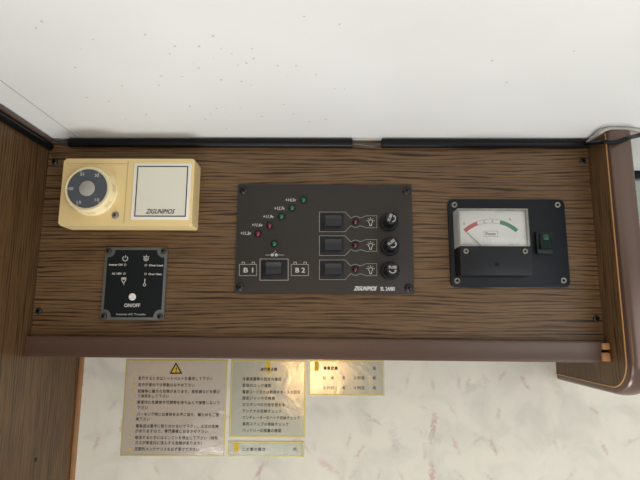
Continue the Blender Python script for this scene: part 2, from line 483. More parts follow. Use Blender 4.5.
def screw_bm(x, z, y, r, cross=True, washer=False):
    """domed cross-head screw whose base sits on the plane y"""
    bm = new()
    if washer:
        add_lathe(bm, x, z, [(r*1.0, y), (r*1.0, y-.0006), (r*.86, y-.0009), (r*.55, y-.0006), (0, y-.0005)], 24, 0)
        add_lathe(bm, x, z, [(r*.42, y-.0003), (r*.40, y-.0010), (0, y-.0012)], 20, 1)
    else:
        add_lathe(bm, x, z, [(r, y), (r, y-.0006), (r*.85, y-.0014), (r*.5, y-.0019), (0, y-.0021)], 24, 0)
    k = r*(.28 if washer else .5)
    for a in (0.5, 0.5+math.pi/2):
        c, s = math.cos(a), math.sin(a); w_ = k*.28; yy = y-(.00125 if washer else .00225)
        q = [(-k, -w_), (k, -w_), (k, w_), (-k, w_)]
        bm.faces.new([bm.verts.new((x+u*c-v*s, yy, z+u*s+v*c)) for u, v in q]).material_index = 1
    return bm

# ------------------------------------------------------------------ the setting
XL = at(32, 320, D).x                 # left wooden wall
XS = at(602.5, 320, D).x              # inner face of the locker's end panel
ZC = at(320, 140.0, D).z              # ceiling height
ZFB = at(320, 359, D-.008).z          # lower edge of the locker front
bm = new(); add_box(bm, XL-.018, 1.25, -1.1, DW+.02, ZC, ZC+.02)
sx_ = at(81, 137, D).x
add_box(bm, sx_-.0004, sx_+.0004, -1.1, DW, ZC-.0003, ZC+.001, mi=1)   # the seam of the ceiling sheet
struct('ceiling', bm, [CEIL, mat('seam', (170, 164, 152), .6)])
bm = new(); add_box(bm, XL-.018, XL, 0.10, DW, 0.75, ZC-.0005); struct('wall_left', bm, WOOD_Z)

bm = new(); add_box(bm, -1.0, 1.25, -1.12, -1.1, 0.5, ZC-.0005); struct('wall_rear_backdrop', bm, mat('dim_rear_backdrop', (124, 114, 102), .6, grain=.1, gscale=8))  # unseen wall added so the glossy black parts reflect a dim room

# papered wall with a window opening to the right of the locker
WX0 = at(634, 250, DW).x; WX1 = WX0+.55
WZ0 = at(634, 372, DW).z; WZ1 = at(634, 171, DW).z
bm = new()
add_box(bm, XL, WX0, DW, DW+.02, 0.75, ZC-.0005)
add_box(bm, WX0, WX1, DW, DW+.02, 0.75, WZ0)
add_box(bm, WX0, WX1, DW, DW+.02, WZ1, ZC-.0005)
add_box(bm, WX1, 1.25, DW, DW+.02, 0.75, ZC-.0005)
struct('wall_back', bm, PAPER)
bm = new()
fw = .0085
add_box(bm, WX0, WX1, DW-.004, DW+.018, WZ1-fw, WZ1, .001)
add_box(bm, WX0, WX1, DW-.004, DW+.018, WZ0, WZ0+fw, .001)
add_box(bm, WX0, WX0+fw*.6, DW-.004, DW+.018, WZ0+fw, WZ1-fw, .001)
add_box(bm, WX1-fw, WX1, DW-.004, DW+.018, WZ0+fw, WZ1-fw, .001)
wn = struct('window_1', bm, RUBBER)
bm = new(); add_box(bm, WX0+fw*.5, WX1-fw*.8, DW+.006, DW+.010, WZ0+fw*.8, WZ1-fw*.8)
PANE = mat('greenish_pane', (186, 196, 186), 0.15, grain=.02)
PANE.node_tree.nodes['Principled BSDF'].inputs['Transmission Weight'].default_value = 0.75
obj('pane', bm, PANE, wn)

# trims: black rubber bead with a brown lip along the wooden wall, bare wood strip beside the paper
bm = new()
z1 = ZC-.0005
add_box(bm, XL, XL+.0058, 0.10, D-.001, z1-.0052, z1, .0012)
add_box(bm, XL, XL+.0022, 0.10, D-.001, z1-.0122, z1-.0052, .0008, mi=1)
add_tube(bm, [(XL+.0022, 0.10, z1-.0088), (XL+.0022, D-.001, z1-.0088)], .0034, 12, 1)
struct('trim_1', bm, [BROWN, RUBBER])
bm = new(); add_box(bm, XL, XL+.0048, DW-.0045, DW-.0002, 0.75, ZFB+.1, .0008)
struct('trim_2', bm, mat('strip_wood', (158, 116, 78), .5, grain=.15, gscale=90))

# ------------------------------------------------------------------ overhead locker
lock = thing('overhead_locker', 'dark oak veneered overhead locker front with brown moulding, carrying the controls, under the ceiling', 'cabinet', (0, D, ZFB))
ZPT = ZC-.0015
bm = new(); add_box(bm, XL+.0004, XS-.0002, D, D+.012, ZFB+.002, ZPT); obj('front_panel', bm, WOOD_X, lock)
# brown moulding along the lower edge
tz1 = at(320, 337.6, D-.008).z
bm = new()
prof = []
zz0, zz1 = ZFB, tz1
for k in range(13):
    a = math.pi*k/12
    prof.append((D-.0060-.0030*math.sin(a)**.4-.0008*math.cos(2*a), (zz0+zz1)/2-(zz1-zz0)/2*math.cos(a)))
prof += [(D-.0001, zz1), (D-.0001, zz0)]
x0, x1 = XL+.0006, at(601.8, 350, D-.009).x
va = [bm.verts.new((x0, y, z+.0003)) for y, z in prof]; vb = [bm.verts.new((x1, y, z-.0019)) for y, z in prof]   # it sags a little to the right
bm.faces.new(va); bm.faces.new(vb[::-1])
for i in range(len(prof)):
    j = (i+1) % len(prof); bm.faces.new((va[i], va[j], vb[j], vb[i]))
obj('edge_moulding', bm, BROWN, lock)
# end panel: outline in (y, z) on the inner face, bottom front corner rounded
T = .0200
fr = [atx(px, py, XS) for px, py in ((606.3, 142), (611, 195), (615.6, 247), (620.2, 305), (623, 332))]
yf = sum(p.y for p in fr)/len(fr)
bt = [atx(px, py, XS).z for px, py in ((575, 377.5), (590, 381.8), (603, 384.6))]
zb = sum(bt)/3
zt = min(at(615, 131, yf-.006).z, ZC-.004)
print('front', [round(p.y, 4) for p in fr], 'bottom', [round(v, 4) for v in bt])
CR = .027
path = [Vector((DW-.0006, zb))] + [Vector((yf+CR-CR*math.sin(math.radians(a)), zb+CR-CR*math.cos(math.radians(a)))) for a in range(0, 91, 9)] + [Vector((yf, zt))]
full = path + [Vector((DW-.0006, zt))]
bm = new()
A = [bm.verts.new((XS, p.x, p.y)) for p in full]; B = [bm.verts.new((XS+T, p.x, p.y)) for p in full]
bm.faces.new(A); bm.faces.new(B[::-1])
for i in range(len(full)):
    j = (i+1) % len(full); bm.faces.new((A[i], A[j], B[j], B[i]))
side = obj('side_panel', bm, WOOD_SIDE, lock)
def sweep(bm, path, prof):
    """profile [(x, outward)] swept along a (y,z) path"""
    rings = []
    n = len(path)
    for i, p in enumerate(path):
        t = (path[min(i+1, n-1)]-path[max(i-1, 0)]).normalized()
        nrm = Vector((t.y, -t.x))                   # away from the board
        c = path[len(path)//2]
        if i == 0: ref = nrm
        rings.append([bm.verts.new((x, p.x+nrm.x*o_, p.y+nrm.y*o_)) for x, o_ in prof])
    m = len(prof)
    for a, b in zip(rings, rings[1:]):
        for k in range(m):
            bm.faces.new((a[k], a[(k+1) % m], b[(k+1) % m], b[k]))
    bm.faces.new(rings[0][::-1]); bm.faces.new(rings[-1])
sm = path
# decide which side is outward: at the bottom it must point down
t0 = (sm[1]-sm[0]).normalized(); sgn = 1 if (-t0.x) < 0 else -1
bm = new(); sweep(bm, sm, [(XS-.0005, .0001*sgn), (XS-.0005, .0008*sgn), (XS+.0005, .0009*sgn), (XS+.0005, -.0002*sgn), (XS-.0005, -.0001*sgn)])
obj('edge_band', bm, TAN, side)
prof = [(XS+.0003, .0009*sgn)]
for k in range(15):
    a = math.pi*k/14
    prof.append((XS+.0003+(T+.002)/2-(T+.002)/2*math.cos(a), (.0022+.0058*math.sin(a)**.55)*sgn))
prof.append((XS+T+.0020, .0009*sgn))
bm = new(); sweep(bm, sm, prof); obj('edge_moulding', bm, BRONZE, side)
# bare wood blocks where the moulding meets the end panel
for (l, t, r, b) in ((603.0, 343.2, 610, 349.6), (603.0, 352.8, 610.6, 361.4)):
    x0, x1, z0, z1 = rect(l, t, r, b, .011)
    bm = new(); add_box(bm, x0, min(x1, XS-.0002), D-.011, D-.0001, z0, z1, .0006); obj('corner_block', bm, COPPER, lock)
# four fixing screws of the front
sx0, sz0 = P(583, 161, .001)
scr = obj('screw', screw_bm(sx0, sz0, D, .0033), [DARKSCREW, RUBBER], lock, origin=(sx0, D, sz0))
for px, py in ((54.5, 161.5), (38.5, 311), (596.5, 318.5)):
    x, z = P(px, py, .001); again(scr, lock, (x, D, z))
# a lone screw in the wooden wall, low down
wp = atx(36, 432+28, XL); bm = new()
add_lathe(bm, 0, 0, [(.0022, 0), (.0020, -.0008), (0, -.0012)], 16)
bmesh.ops.rotate(bm, verts=bm.verts, cent=(0, 0, 0), matrix=Matrix.Rotation(math.radians(90), 3, 'Z'))
bmesh.ops.translate(bm, verts=bm.verts, vec=(wp.x+.0001, wp.y, wp.z))
tag(obj('screw', bm, DARKSCREW), 'small dark screw head low on the wooden left wall', 'screw')

# ------------------------------------------------------------------ thermostat
H = .024
x0, x1, z0, z1 = rect(61, 158.7, 193.3, 225.8, H)
thm = thing('thermostat', 'cream plastic room thermostat with a round slate dial and a pale square plate', 'thermostat', ((x0+x1)/2, D, z0))
bm = new()
add_prism(bm, rrect(x0, x1, z0, z1, .0022), D-.0001, D-H, .0022, 3)
gx = P(126.2, 190, H)[0]
obj('housing', bm, CREAM, thm)
bm = new()
xl2, xr2, zb2, zt2 = rect(65.5, 163.5, 124.5, 222, H)
add_line(bm, [(gx, z0+.0026), (gx, z1-.0026)], .0009, D-H)
add_line(bm, [(x0+.003, z1-.0052), (gx-.0006, z1-.0052)], .0004, D-H)
printed('seam_line', bm, mat('cream_groove', (196, 170, 114), .5), thm)
# square plate
px0, px1, pz0, pz1 = rect(132.6, 163.2, 190.2, 219.6, H+.001)
bm = new(); add_prism(bm, rrect(px0, px1, pz0, pz1, .0006), D-H+.0002, D-H-.0010, .0004)
plate = obj('name_plate', bm, PLATE_WHITE, thm)
q0, q1, r0, r1 = rect(136.4, 166.5, 186.6, 216.2, H+.001)
bm = new(); add_prism(bm, [(q0, r0), (q1, r0), (q1, r1), (q0, r1)], D-H-.0009, D-H-.0011)
obj('pale_field', bm, PLATE_PALE, plate)
bm = new(); add_line(bm, [(q0, r0), (q1, r0), (q1, r1), (q0, r1)], .0011, D-H-.0011, True)
lx0, lx1, lz0, lz1 = rect(146.6, 209.3, 174.3, 213.8, H+.001)
add_text(bm, 'ZIGUNIMOS', lx0, lx1, (lz0+lz1)/2, lz1-lz0, D-H-.0011, slant=.35, fat=.0002)
printed('lettering', bm, LINE_DARK, plate)
# dial
cx, cz = P(93.2, 191.8, H); pxm = (P(94, 190, H)[0]-P(93, 190, H)[0])
rb = 24.0*pxm; hd = .0125
yb = D-H; yd = yb-hd
rf = 22.9*pxm*(D-H-hd)/(D-H)
bm = new()
add_lathe(bm, cx, cz, [(rb*1.02, yb+.0002), (rb*1.02, yb-.0012), (rb*.985, yb-.002), (rf*1.015, yd+.0014), (rf*.985, yd+.0003), (rf*.95, yd), (rf*.93, yd+.0004), (0, yd+.0005)], 64)
dial = obj('dial', bm, CREAM_PALE, thm)
bm = new()
for a in (6, -38, -84, 50, 95, 140, 185, 230):
    c, s = math.cos(math.radians(a)), math.sin(math.radians(a)); t = Vector((-s, c))
    for wd in [0]:
        pts = []
        for yy, rr in ((yb-.0032, rb*.988), (yd+.0030, rf*1.016)):
            for k in range(7):
                aa = math.radians(a-9+18*k/6); R = rr*1.004
                pts.append((cx+R*math.cos(aa), yy, cz+R*math.sin(aa)))
        vs = [bm.verts.new(p) for p in pts]
        for k in range(6): bm.faces.new((vs[k], vs[k+1], vs[k+8], vs[k+7]))
obj('grip_recess_shade', bm, mat('shaded_cream', (222, 204, 156), .5), dial)  # flat patches: the shade of the recesses is put into a darker cream
bm = new(); rs = 19.9*pxm*(D-H-hd)/(D-H); add_prism(bm, circ(cx, cz, rs, 56), yd+.0008, yd-.0003); obj('dial_face', bm, SLATE, dial)
bm = new(); add_lathe(bm, cx, cz, [(7.6*pxm, yd), (7.6*pxm, yd-.0008), (7.0*pxm, yd-.0012), (0, yd-.0012)], 40); obj('hub', bm, HUB, dial)
bm = new()
for deg, s in ((-47, '10'), (-116, '15'), (181, '20'), (113, '25'), (57, '30')):
    a = math.radians(deg); u = Vector((math.cos(a), math.sin(a)))
    c = Vector((cx, cz))+u*rs*.80
    add_text(bm, s, c.x-.0021, c.x+.0021, c.y, .0028, yd-.0003, fat=.00015)
    add_line(bm, [tuple(Vector((cx, cz))+u*rs*.92), tuple(Vector((cx, cz))+u*rs*1.0)], .0007, yd-.0003)
printed('numerals', bm, mat('pale_print', (190, 190, 186), .6), dial)
x, z = P(115.4, 215.2, H)
obj('screw', screw_bm(x, z, D-H, .0036), [STEEL, LINE_DARK], thm, origin=(x, D-H, z))

# ------------------------------------------------------------------ small inverter remote
H = .0035
bl, tl, tr, br = P(100.6, 319.8, H), P(105.4, 247.3, H), P(168.0, 247.6, H), P(163.0, 320.2, H)
tz, bz = (tl[1]+tr[1])/2, (bl[1]+br[1])/2
tx0, tx1 = (tl[0]+bl[0])/2, (tr[0]+br[0])/2
inv = thing('remote_panel', 'small black inverter remote with a grey border line and a white round button', 'switch panel', ((tx0+tx1)/2, D, bz))
u = .00102
bm = new(); add_prism(bm, rrect(tx0, tx1, bz, tz, .0030), D-.0001, D-H, .0008); obj('plate', bm, INVGREY, inv)
# dark film with its corners scooped round the screws
e = .0024; R = .0078
fx0, fx1, fz0, fz1 = tx0+e, tx1-e, bz+e, tz-e
pts = []
for cxx, czz, a0 in ((tx1-.0036, tz-.0036, 180), (tx0+.0036, tz-.0036, 270), (tx0+.0036, bz+.0036, 0), (tx1-.0036, bz+.0036, 90)):
    arc = []
    for k in range(0, 37):
        a = math.radians(a0-50+190*k/36)
        p = (cxx+.0068*math.cos(a), czz+.0068*math.sin(a))
        if fx0 <= p[0] <= fx1 and fz0 <= p[1] <= fz1: arc.append(p)
    cm = Vector((cxx, czz))
    arc.sort(key=lambda p: math.atan2(p[1]-(tz+bz)/2, p[0]-(tx0+tx1)/2))
    pts += arc
pts.sort(key=lambda p: math.atan2(p[1]-(tz+bz)/2, p[0]-(tx0+tx1)/2))
bm = new(); add_prism(bm, pts, D-H+.0002, D-H-.0002); obj('film', bm, INV, inv)
yF = D-H-.0002
def ip(px, py):   # crop pixels (4.8 per photo pixel) to the plate
    return P(95+px/4.8, 235+py/4.8, H)
bm = new()
def it(bm, s, xa, xb, yc, hp, fat=.00012, mi=0):
    a, b = ip(xa, yc), ip(xb, yc); add_text(bm, s, a[0], b[0], a[1], hp*.000212, yF, fat=fat, mi=mi)
it(bm, 'ON/OFF', 141, 216, 338, 16, .00025)
it(bm, 'Inverter ON', 68, 132, 143, 9, .0002); it(bm, 'AC 100V', 82, 128, 186, 9, .0002)
it(bm, 'Over Load', 260, 326, 146, 9, .0002); it(bm, 'Over Heat', 257, 320, 188, 9, .0002)
for a in ((145, 143), (142, 186), (245, 145), (243, 187)):
    c = ip(*a); add_line(bm, circ(c[0], c[1], .0010, 16), .0004, yF, True)
it(bm, 'Inverter AC Transfer', 103, 245, 380, 9, .0001, 1)
# power symbol
c = ip(146, 113)
add_line(bm, [(c[0]+.0026*math.cos(math.radians(a)), c[1]+.0026*math.sin(math.radians(a))) for a in range(125, 416, 15)], .0007, yF)
add_line(bm, [(c[0], c[1]+.0004), (c[0], c[1]+.0034)], .0007, yF)
# overload symbol: ring with rays
c = ip(246, 114)
add_line(bm, circ(c[0], c[1], .0022, 20), .0007, yF, True); add_line(bm, circ(c[0], c[1], .0008, 10), .0006, yF, True)
for a in (40, 90, 140):
    ca, sa = math.cos(math.radians(a)), math.sin(math.radians(a))
    add_line(bm, [(c[0]+ca*.0026, c[1]+sa*.0026), (c[0]+ca*.0042, c[1]+sa*.0042)], .0005, yF)
# plug symbol
c = ip(138, 222)
add_line(bm, [(c[0]-.0020, c[1]+.0034), (c[0]+.0020, c[1]+.0034), (c[0]+.0020, c[1]+.0012), (c[0]+.0006, c[1]-.0012), (c[0]-.0006, c[1]-.0012), (c[0]-.0020, c[1]+.0012)], .0008, yF, True)
add_line(bm, [(c[0]-.0012, c[1]+.0023), (c[0]+.0012, c[1]+.0023)], .0013, yF)
add_line(bm, [(c[0]+.0002, c[1]-.0012), (c[0]+.0006, c[1]-.0038)], .0006, yF)
# thermometer symbol
c = ip(238, 240)
add_line(bm, circ(c[0], c[1]+.0002, .0013, 16), .0006, yF, True)
add_line(bm, [(c[0], c[1]+.0012), (c[0]+.0001, c[1]+.0064)], .0009, yF)
printed('lettering', bm, [PRINT, PRINT_GREY], inv)
c = ip(180, 297)
bm = new(); add_lathe(bm, c[0], c[1], [(.0036, yF+.0003), (.0036, yF-.0006), (.0031, yF-.0010), (.0012, yF-.0010), (.0010, yF-.0007), (0, yF-.0007)], 32); obj('button', bm, WHITE, inv)
sc0 = None
for (x, z) in ((tx0+.0036, tz-.0036), (tx1-.0036, tz-.0036), (tx0+.0036, bz+.0036), (tx1-.0036, bz+.0036)):
    if sc0 is None: sc0 = obj('screw', screw_bm(x, z, D-H, .0030), [mat('dull_screw', (62, 62, 60), .4, .5), RUBBER], inv, origin=(x, D-H, z))
    else: again(sc0, inv, (x, D-H, z))

# ------------------------------------------------------------------ main control panel
H = .0030
x0, x1, z0, z1 = rect(236.3, 184.5, 412.8, 293.6, H)
cp = thing('control_panel', 'wide charcoal control panel with rocker switches, indicator lights and three fuse holders', 'control panel', ((x0+x1)/2, D, z0))
bm = new(); add_prism(bm, rrect(x0, x1, z0, z1, .0010), D-.0001, D-H, .0006); obj('plate', bm, PANEL, cp)
yF = D-H
def cpp(px, py): return P(px, py, H)
mats_led = {}
def led(px, py, m, r=.0032):
    x, z = cpp(px, py); key = m.name
    if key in mats_led: return again(mats_led[key], cp, (x, yF, z))
    bm = new()
    add_lathe(bm, x, z, [(r*1.2, yF+.0003), (r*1.2, yF-.0008), (r*.95, yF-.0010)], 28, 1)
    add_lathe(bm, x, z, [(r*.86, yF-.0004), (r*.84, yF-.0014), (r*.66, yF-.0024), (r*.34, yF-.0030), (0, yF-.0032)], 28, 0)
    mats_led[key] = obj('indicator_light', bm, [m, BLACK], cp, origin=(x, yF, z)); return mats_led[key]
for px, py, m in ((303.6, 200, GREENLED), (292.2, 208, GREENLED), (281.6, 216.6, GREENLED), (274.5, 243.8, GREENLED),
                  (269.7, 225.5, REDLED), (258.1, 233.8, REDLED), (355.5, 222, DIMRED), (355.4, 245.3, DIMRED), (355.4, 269.5, DIMRED)):
    led(px, py, m)
bm = new()
def ct(s, xa, xb, yc, hp, slant=0, fat=.00015, mi=0):
    a, b = cpp(xa, yc), cpp(xb, yc); add_text(bm, s, a[0], b[0], a[1], hp*.00102, yF, slant=slant, fat=fat, mi=mi)
for s, xa, yc in (('+14.5v', 285.5, 200), ('+12.7v', 274.3, 208.4), ('+11.9v', 263.2, 216.6), ('+11.6v', 252.0, 225), ('+11.2v', 240.6, 233.3)):
    ct(s, xa, xa+10.3, yc, 3.2, .15)
def cpoly(pts, w=.00045, closed=True):
    add_line(bm, [cpp(*p) for p in pts], w, yF, closed, mi=1)
cpoly([(260, 259), (288.2, 259), (288.2, 280.2), (260, 280.2)], .00055)       # selector frame
for bx, s in ((239.4, 'B 1'), (291.2, 'B 2')):
    cpoly([(bx, 264.4), (bx+17.3, 264.4), (bx+17.3, 275.6), (bx, 275.6)])
    for tx in (4.0, 14.0):
        cpoly([(bx+tx-1.3, 264.2), (bx+tx-1.3, 262.2), (bx+tx+1.3, 262.2), (bx+tx+1.3, 264.2)], .0006, False)
    ct(s, bx+4.3, bx+13.6, 270.2, 4.6, 0, .0002)
cpoly([(265.5, 255), (272, 255)], .0006, False); cpoly([(276.5, 255), (284, 255)], .0006, False)
for c in ((272.2, 255), (276.3, 255)):
    q = cpp(*c); add_line(bm, circ(q[0], q[1], .0008, 14), .0016, yF, True)
cpoly([(273, 254), (275.8, 251)], .0006, False)
def bulb(px, py):
    q = cpp(px, py); k = .00102
    add_line(bm, [(q[0]+2.0*k*math.cos(math.radians(a)), q[1]+.4*k+2.0*k*math.sin(math.radians(a))) for a in range(-50, 231, 20)], .0006, yF)
    add_line(bm, [(q[0]-1.0*k, q[1]-1.4*k), (q[0]-.9*k, q[1]-3.6*k), (q[0]+.9*k, q[1]-3.6*k), (q[0]+1.0*k, q[1]-1.4*k)], .0006, yF)
    for a in (15, 52, 90, 128, 165):
        ca, sa = math.cos(math.radians(a)), math.sin(math.radians(a))
        add_line(bm, [(q[0]+3.0*k*ca, q[1]+.4*k+3.0*k*sa), (q[0]+4.4*k*ca, q[1]+.4*k+4.4*k*sa)], .0005, yF)
ROWS = (221.9, 245.6, 269.8)
for yr in ROWS:
    pts = [(319.4, yr-9.8), (345.2, yr-9.8), (350.6, yr-4.0)]
    pts += [(355.5+5.6*math.cos(math.radians(a)), yr-5.6*math.sin(math.radians(a))) for a in (135, 112, 90, 68, 45)]
    pts += [(360.6, yr-4.0), (366.3, yr-6.1), (376.8, yr-6.1), (376.8, yr+5.8), (366.3, yr+5.8), (360.6, yr+4.0)]
    pts += [(355.5+5.6*math.cos(math.radians(a)), yr-5.6*math.sin(math.radians(a))) for a in (-45, -68, -90, -112, -135)]
    pts += [(350.6, yr+4.0), (345.2, yr+9.8), (319.4, yr+9.8)]
    cpoly(pts, .00036); bulb(370.6, yr+.2)
ct('ZIGUNIMOS', 354.2, 376.0, 288.6, 3.9, .35, .00045); ct('SL 24/80', 380.4, 394.6, 288.9, 3.6, 0, .0003)
printed('lettering', bm, [PRINT, PRINT_GREY], cp)
# rockers
ROCK = mat('rocker_plastic', (27, 30, 36), 0.36, spec=.5)
def rocker(bez, box, parent):
    """black bezel filling the printed frame, with a pillow-shaped rocker in it"""
    a = cpp(bez[0], bez[3]); b = cpp(bez[2], bez[1]); c_ = ((a[0]+b[0])/2, yF, (a[1]+b[1])/2)
    bm = new(); add_prism(bm, rrect(a[0], b[0], a[1], b[1], .0008), yF+.0002, yF-.0006, .0003)
    bz = obj('rocker_switch', bm, BLACK, parent, origin=c_)
    a = cpp(box[0], box[3]); b = cpp(box[2], box[1])
    x0, x1, z0, z1 = a[0], b[0], a[1], b[1]; n = 10
    pts = [(z0+(z1-z0)*k/n, yF-.0030-.0016*((2*k/n-1)**2)) for k in range(n+1)]
    bm = new()
    va = [bm.verts.new((x0, y, z)) for z, y in pts]; vb = [bm.verts.new((x1, y, z)) for z, y in pts]
    ka = [bm.verts.new((x0, yF-.0004, z)) for z in (z1, z0)]; kb = [bm.verts.new((x1, yF-.0004, z)) for z in (z1, z0)]
    for k in range(n): bm.faces.new((va[k], vb[k], vb[k+1], va[k+1]))
    bm.faces.new(va+ka); bm.faces.new((vb+kb)[::-1])
    bm.faces.new((va[-1], vb[-1], kb[0], ka[0])); bm.faces.new((ka[1], kb[1], vb[0], va[0])); bm.faces.new((ka[0], kb[0], kb[1], ka[1]))
    es = [e for e in bm.edges if not all(v in set(va[1:-1]+vb[1:-1]) for v in e.verts) and max(v.co.y for v in e.verts) < yF-.0010]
    bmesh.ops.bevel(bm, geom=es, offset=.0007, segments=2, affect='EDGES')
    obj('rocker', bm, ROCK, bz); return bz
rk = rocker((320.6, ROWS[0]-8.7, 343.6, ROWS[0]+8.7), (325.3, ROWS[0]-6.1, 341.4, ROWS[0]+5.4), cp)
for yr in ROWS[1:]:
    q = cpp((320.6+343.6)/2, yr); again(rk, cp, (q[0], yF, q[1]))
rocker((261.2, 260.3, 287.0, 279.0), (266.0, 262.6, 281.8, 274.8), cp)
# fuse holders
fz = None
for px, py, rot in ((388.8, 222.4, -1.2), (389.6, 246.8, -.7), (389.8, 271.2, 0.0)):
    x, z = cpp(px, py)
    if fz is None:
        bm = new(); add_lathe(bm, x, z, [(.0094, yF+.0003), (.0094, yF-.0022), (.0088, yF-.0030), (.0076, yF-.0032), (0, yF-.0032)], 40)
        fz = obj('fuse_holder', bm, BLACK, cp, origin=(x, yF, z))
        bm = new(); R0 = .0064; n = 72; rings = []
        for rr, yy, flute in ((R0*1.06, yF-.0028, 1), (R0*1.02, yF-.0200, 1), (R0*.97, yF-.0213, 0), (R0*.90, yF-.0218, 0), (R0*.80, yF-.0216, 0)):
            rings.append([bm.verts.new((x+rr*(1-.035*flute*(k % 3 == 0))*math.cos(2*math.pi*k/n), yy, z+rr*(1-.035*flute*(k % 3 == 0))*math.sin(2*math.pi*k/n))) for k in range(n)])
        for a, b in zip(rings, rings[1:]):
            for k in range(n): bm.faces.new((a[k], a[(k+1) % n], b[(k+1) % n], b[k]))
        bm.faces.new(rings[-1])
        add_text(bm, 'FUSE', x-.0038, x+.0038, z+.0016, .0026, yF-.0217, mi=1, fat=.0003)
        pts = [(x+.0038*math.cos(math.radians(a)), z+.0038*math.sin(math.radians(a))) for a in range(205, 331, 12)]
        add_line(bm, pts, .0010, yF-.0217, mi=1)
        e_ = pts[-1]; add_line(bm, [(e_[0]-.0014, e_[1]+.0002), (e_[0]+.0004, e_[1]+.0010)], .0014, yF-.0217, mi=1)
        obj('fuse_cap', bm, [BLACK, PRINT_GREY], fz)
        first = fz
        for ch in fz.children: pass
        fz.rotation_euler = (0, rot, 0)
    else:
        again(fz, cp, (x, yF, z), rot)
sc0 = None
for px, py in ((243.4, 190.2), (240.0, 287), (406.7, 190.6), (408.8, 287.8)):
    x, z = cpp(px, py)
    if sc0 is None: sc0 = obj('screw', screw_bm(x, z, yF, .0042), [DARKSCREW, RUBBER], cp, origin=(x, yF, z))
    else: again(sc0, cp, (x, yF, z), px*.37)

# ------------------------------------------------------------------ meter panel
H = .0030
xs0 = (P(448.3, 199.3, H)[0]+P(450.6, 286.5, H)[0])/2; xs1 = (P(564.6, 199.5, H)[0]+P(570.0, 287.2, H)[0])/2
zt_, zb_ = P(508, 199.3, H)[1], P(510, 287, H)[1]
mp_ = thing('meter_panel', 'black plate with an analogue needle meter under a clear cover and a green switch', 'meter', ((xs0+xs1)/2, D, zb_))
bm = new(); add_prism(bm, rrect(xs0, xs1, zb_, zt_, .0050), D-.0001, D-H, .0008); obj('plate', bm, SOFTBLACK, mp_)
yF = D-H
HM = .0235                                   # how far the meter stands out from the locker
mx0, mx1, mz0, mz1 = rect(459.6, 208.0, 530.6, 275.6, HM)
yM = D-HM
zs = P(495, 246.3, HM)[1]                    # where clear cover meets the black lower cover
bm = new(); add_prism(bm, rrect(mx0, mx1, mz0, zs, .0012), yF+.0002, yM-.0006, .0010, 2)
low = obj('meter_cover', bm, BLACK, mp_)
# clear cover: front, top and two sides, 1.6 mm acrylic
t_ = .0016
bm = new(); add_box(bm, mx0, mx1, yM, yM+t_, zs, mz1, .0006); cl = obj('clear_window', bm, CLEAR, mp_)
bm = new()
add_box(bm, mx0, mx0+t_, yM+t_, yF, zs, mz1); add_box(bm, mx1-t_, mx1, yM+t_, yF, zs, mz1); add_box(bm, mx0+t_, mx1-t_, yM+t_, yF, mz1-t_, mz1)
obj('clear_side', bm, CLEAREDGE, cl)
# dial plate behind the window
yS = yM+.0050
bm = new(); add_box(bm, mx0+t_+.0002, mx1-t_-.0002, yS, yS+.001, zs+.0001, mz1-t_-.0002); sp = obj('scale_plate', bm, SCALE, mp_)
def mpp(cx_, cy_):    # crop pixels (4.571 per photo pixel) on the scale plate
    return P(440+cx_/4.571, 190+cy_/4.571, D-yS)
bm = new()
cc = (232, 322); Rm = 180
def arc(a0, a1, r): return [mpp(cc[0]+r*math.cos(math.radians(90+a0+(a1-a0)*k/20)), cc[1]-r*math.sin(math.radians(90+a0+(a1-a0)*k/20))) for k in range(21)]
def band(a0, a1, r0, r1, mi):
    o_, i_ = arc(a0, a1, r1), arc(a0, a1, r0)
    ov = [bm.verts.new((x, yS-.0002, z)) for x, z in o_]; iv = [bm.verts.new((x, yS-.0002, z)) for x, z in i_]
    for k in range(20): bm.faces.new((ov[k], ov[k+1], iv[k+1], iv[k])).material_index = mi
band(41.5, 20, 171, 189, 0); band(-13.5, -41.5, 171, 189, 1)
add_line(bm, arc(20, -13.5, 189), .0003, yS, mi=2); add_line(bm, arc(20, -13.5, 171), .0003, yS, mi=2)
for a in (9, -3): add_line(bm, [arc(a, a, 171)[0], arc(a, a, 180)[0]], .0003, yS, mi=2)
for a, s in ((36, '0'), (10, '2'), (-2, '4'), (-25, '6')):
    q = arc(a, a, 208 if abs(a) > 20 else 180)[0]; add_text(bm, s, q[0]-.0009, q[0]+.0009, q[1], .0027, yS, mi=2)
qa, qb = mpp(202, 213), mpp(263, 188)
add_line(bm, [(qa[0], qa[1]), (qb[0], qa[1]), (qb[0], qb[1]), (qa[0], qb[1])], .0003, yS, True, mi=2)
add_text(bm, 'Power', qa[0]+.0016, qb[0]-.0016, (qa[1]+qb[1])/2, .0030, yS, mi=2, fat=.00015)
a_, b_ = mpp(110, 248), mpp(155, 248); add_text(bm, 'JAPAN CLASS 2.5', a_[0], b_[0], a_[1], .0010, yS, mi=2)
a_, b_ = mpp(318, 248), mpp(366, 248); add_text(bm, 'DC 15V', a_[0], b_[0], a_[1], .0010, yS, mi=2)
printed('scale_marks', bm, [SCALERED, SCALEGREEN, SCALEGREY], sp)
bm = new()
a_, b_ = mpp(119, 193), mpp(186, 256)
add_tube(bm, [(a_[0], yS-.0012, a_[1]), (b_[0], yS-.0012, b_[1])], .00028, 6); obj('needle', bm, mat('needle_grey', (150, 148, 146), .4), mp_)
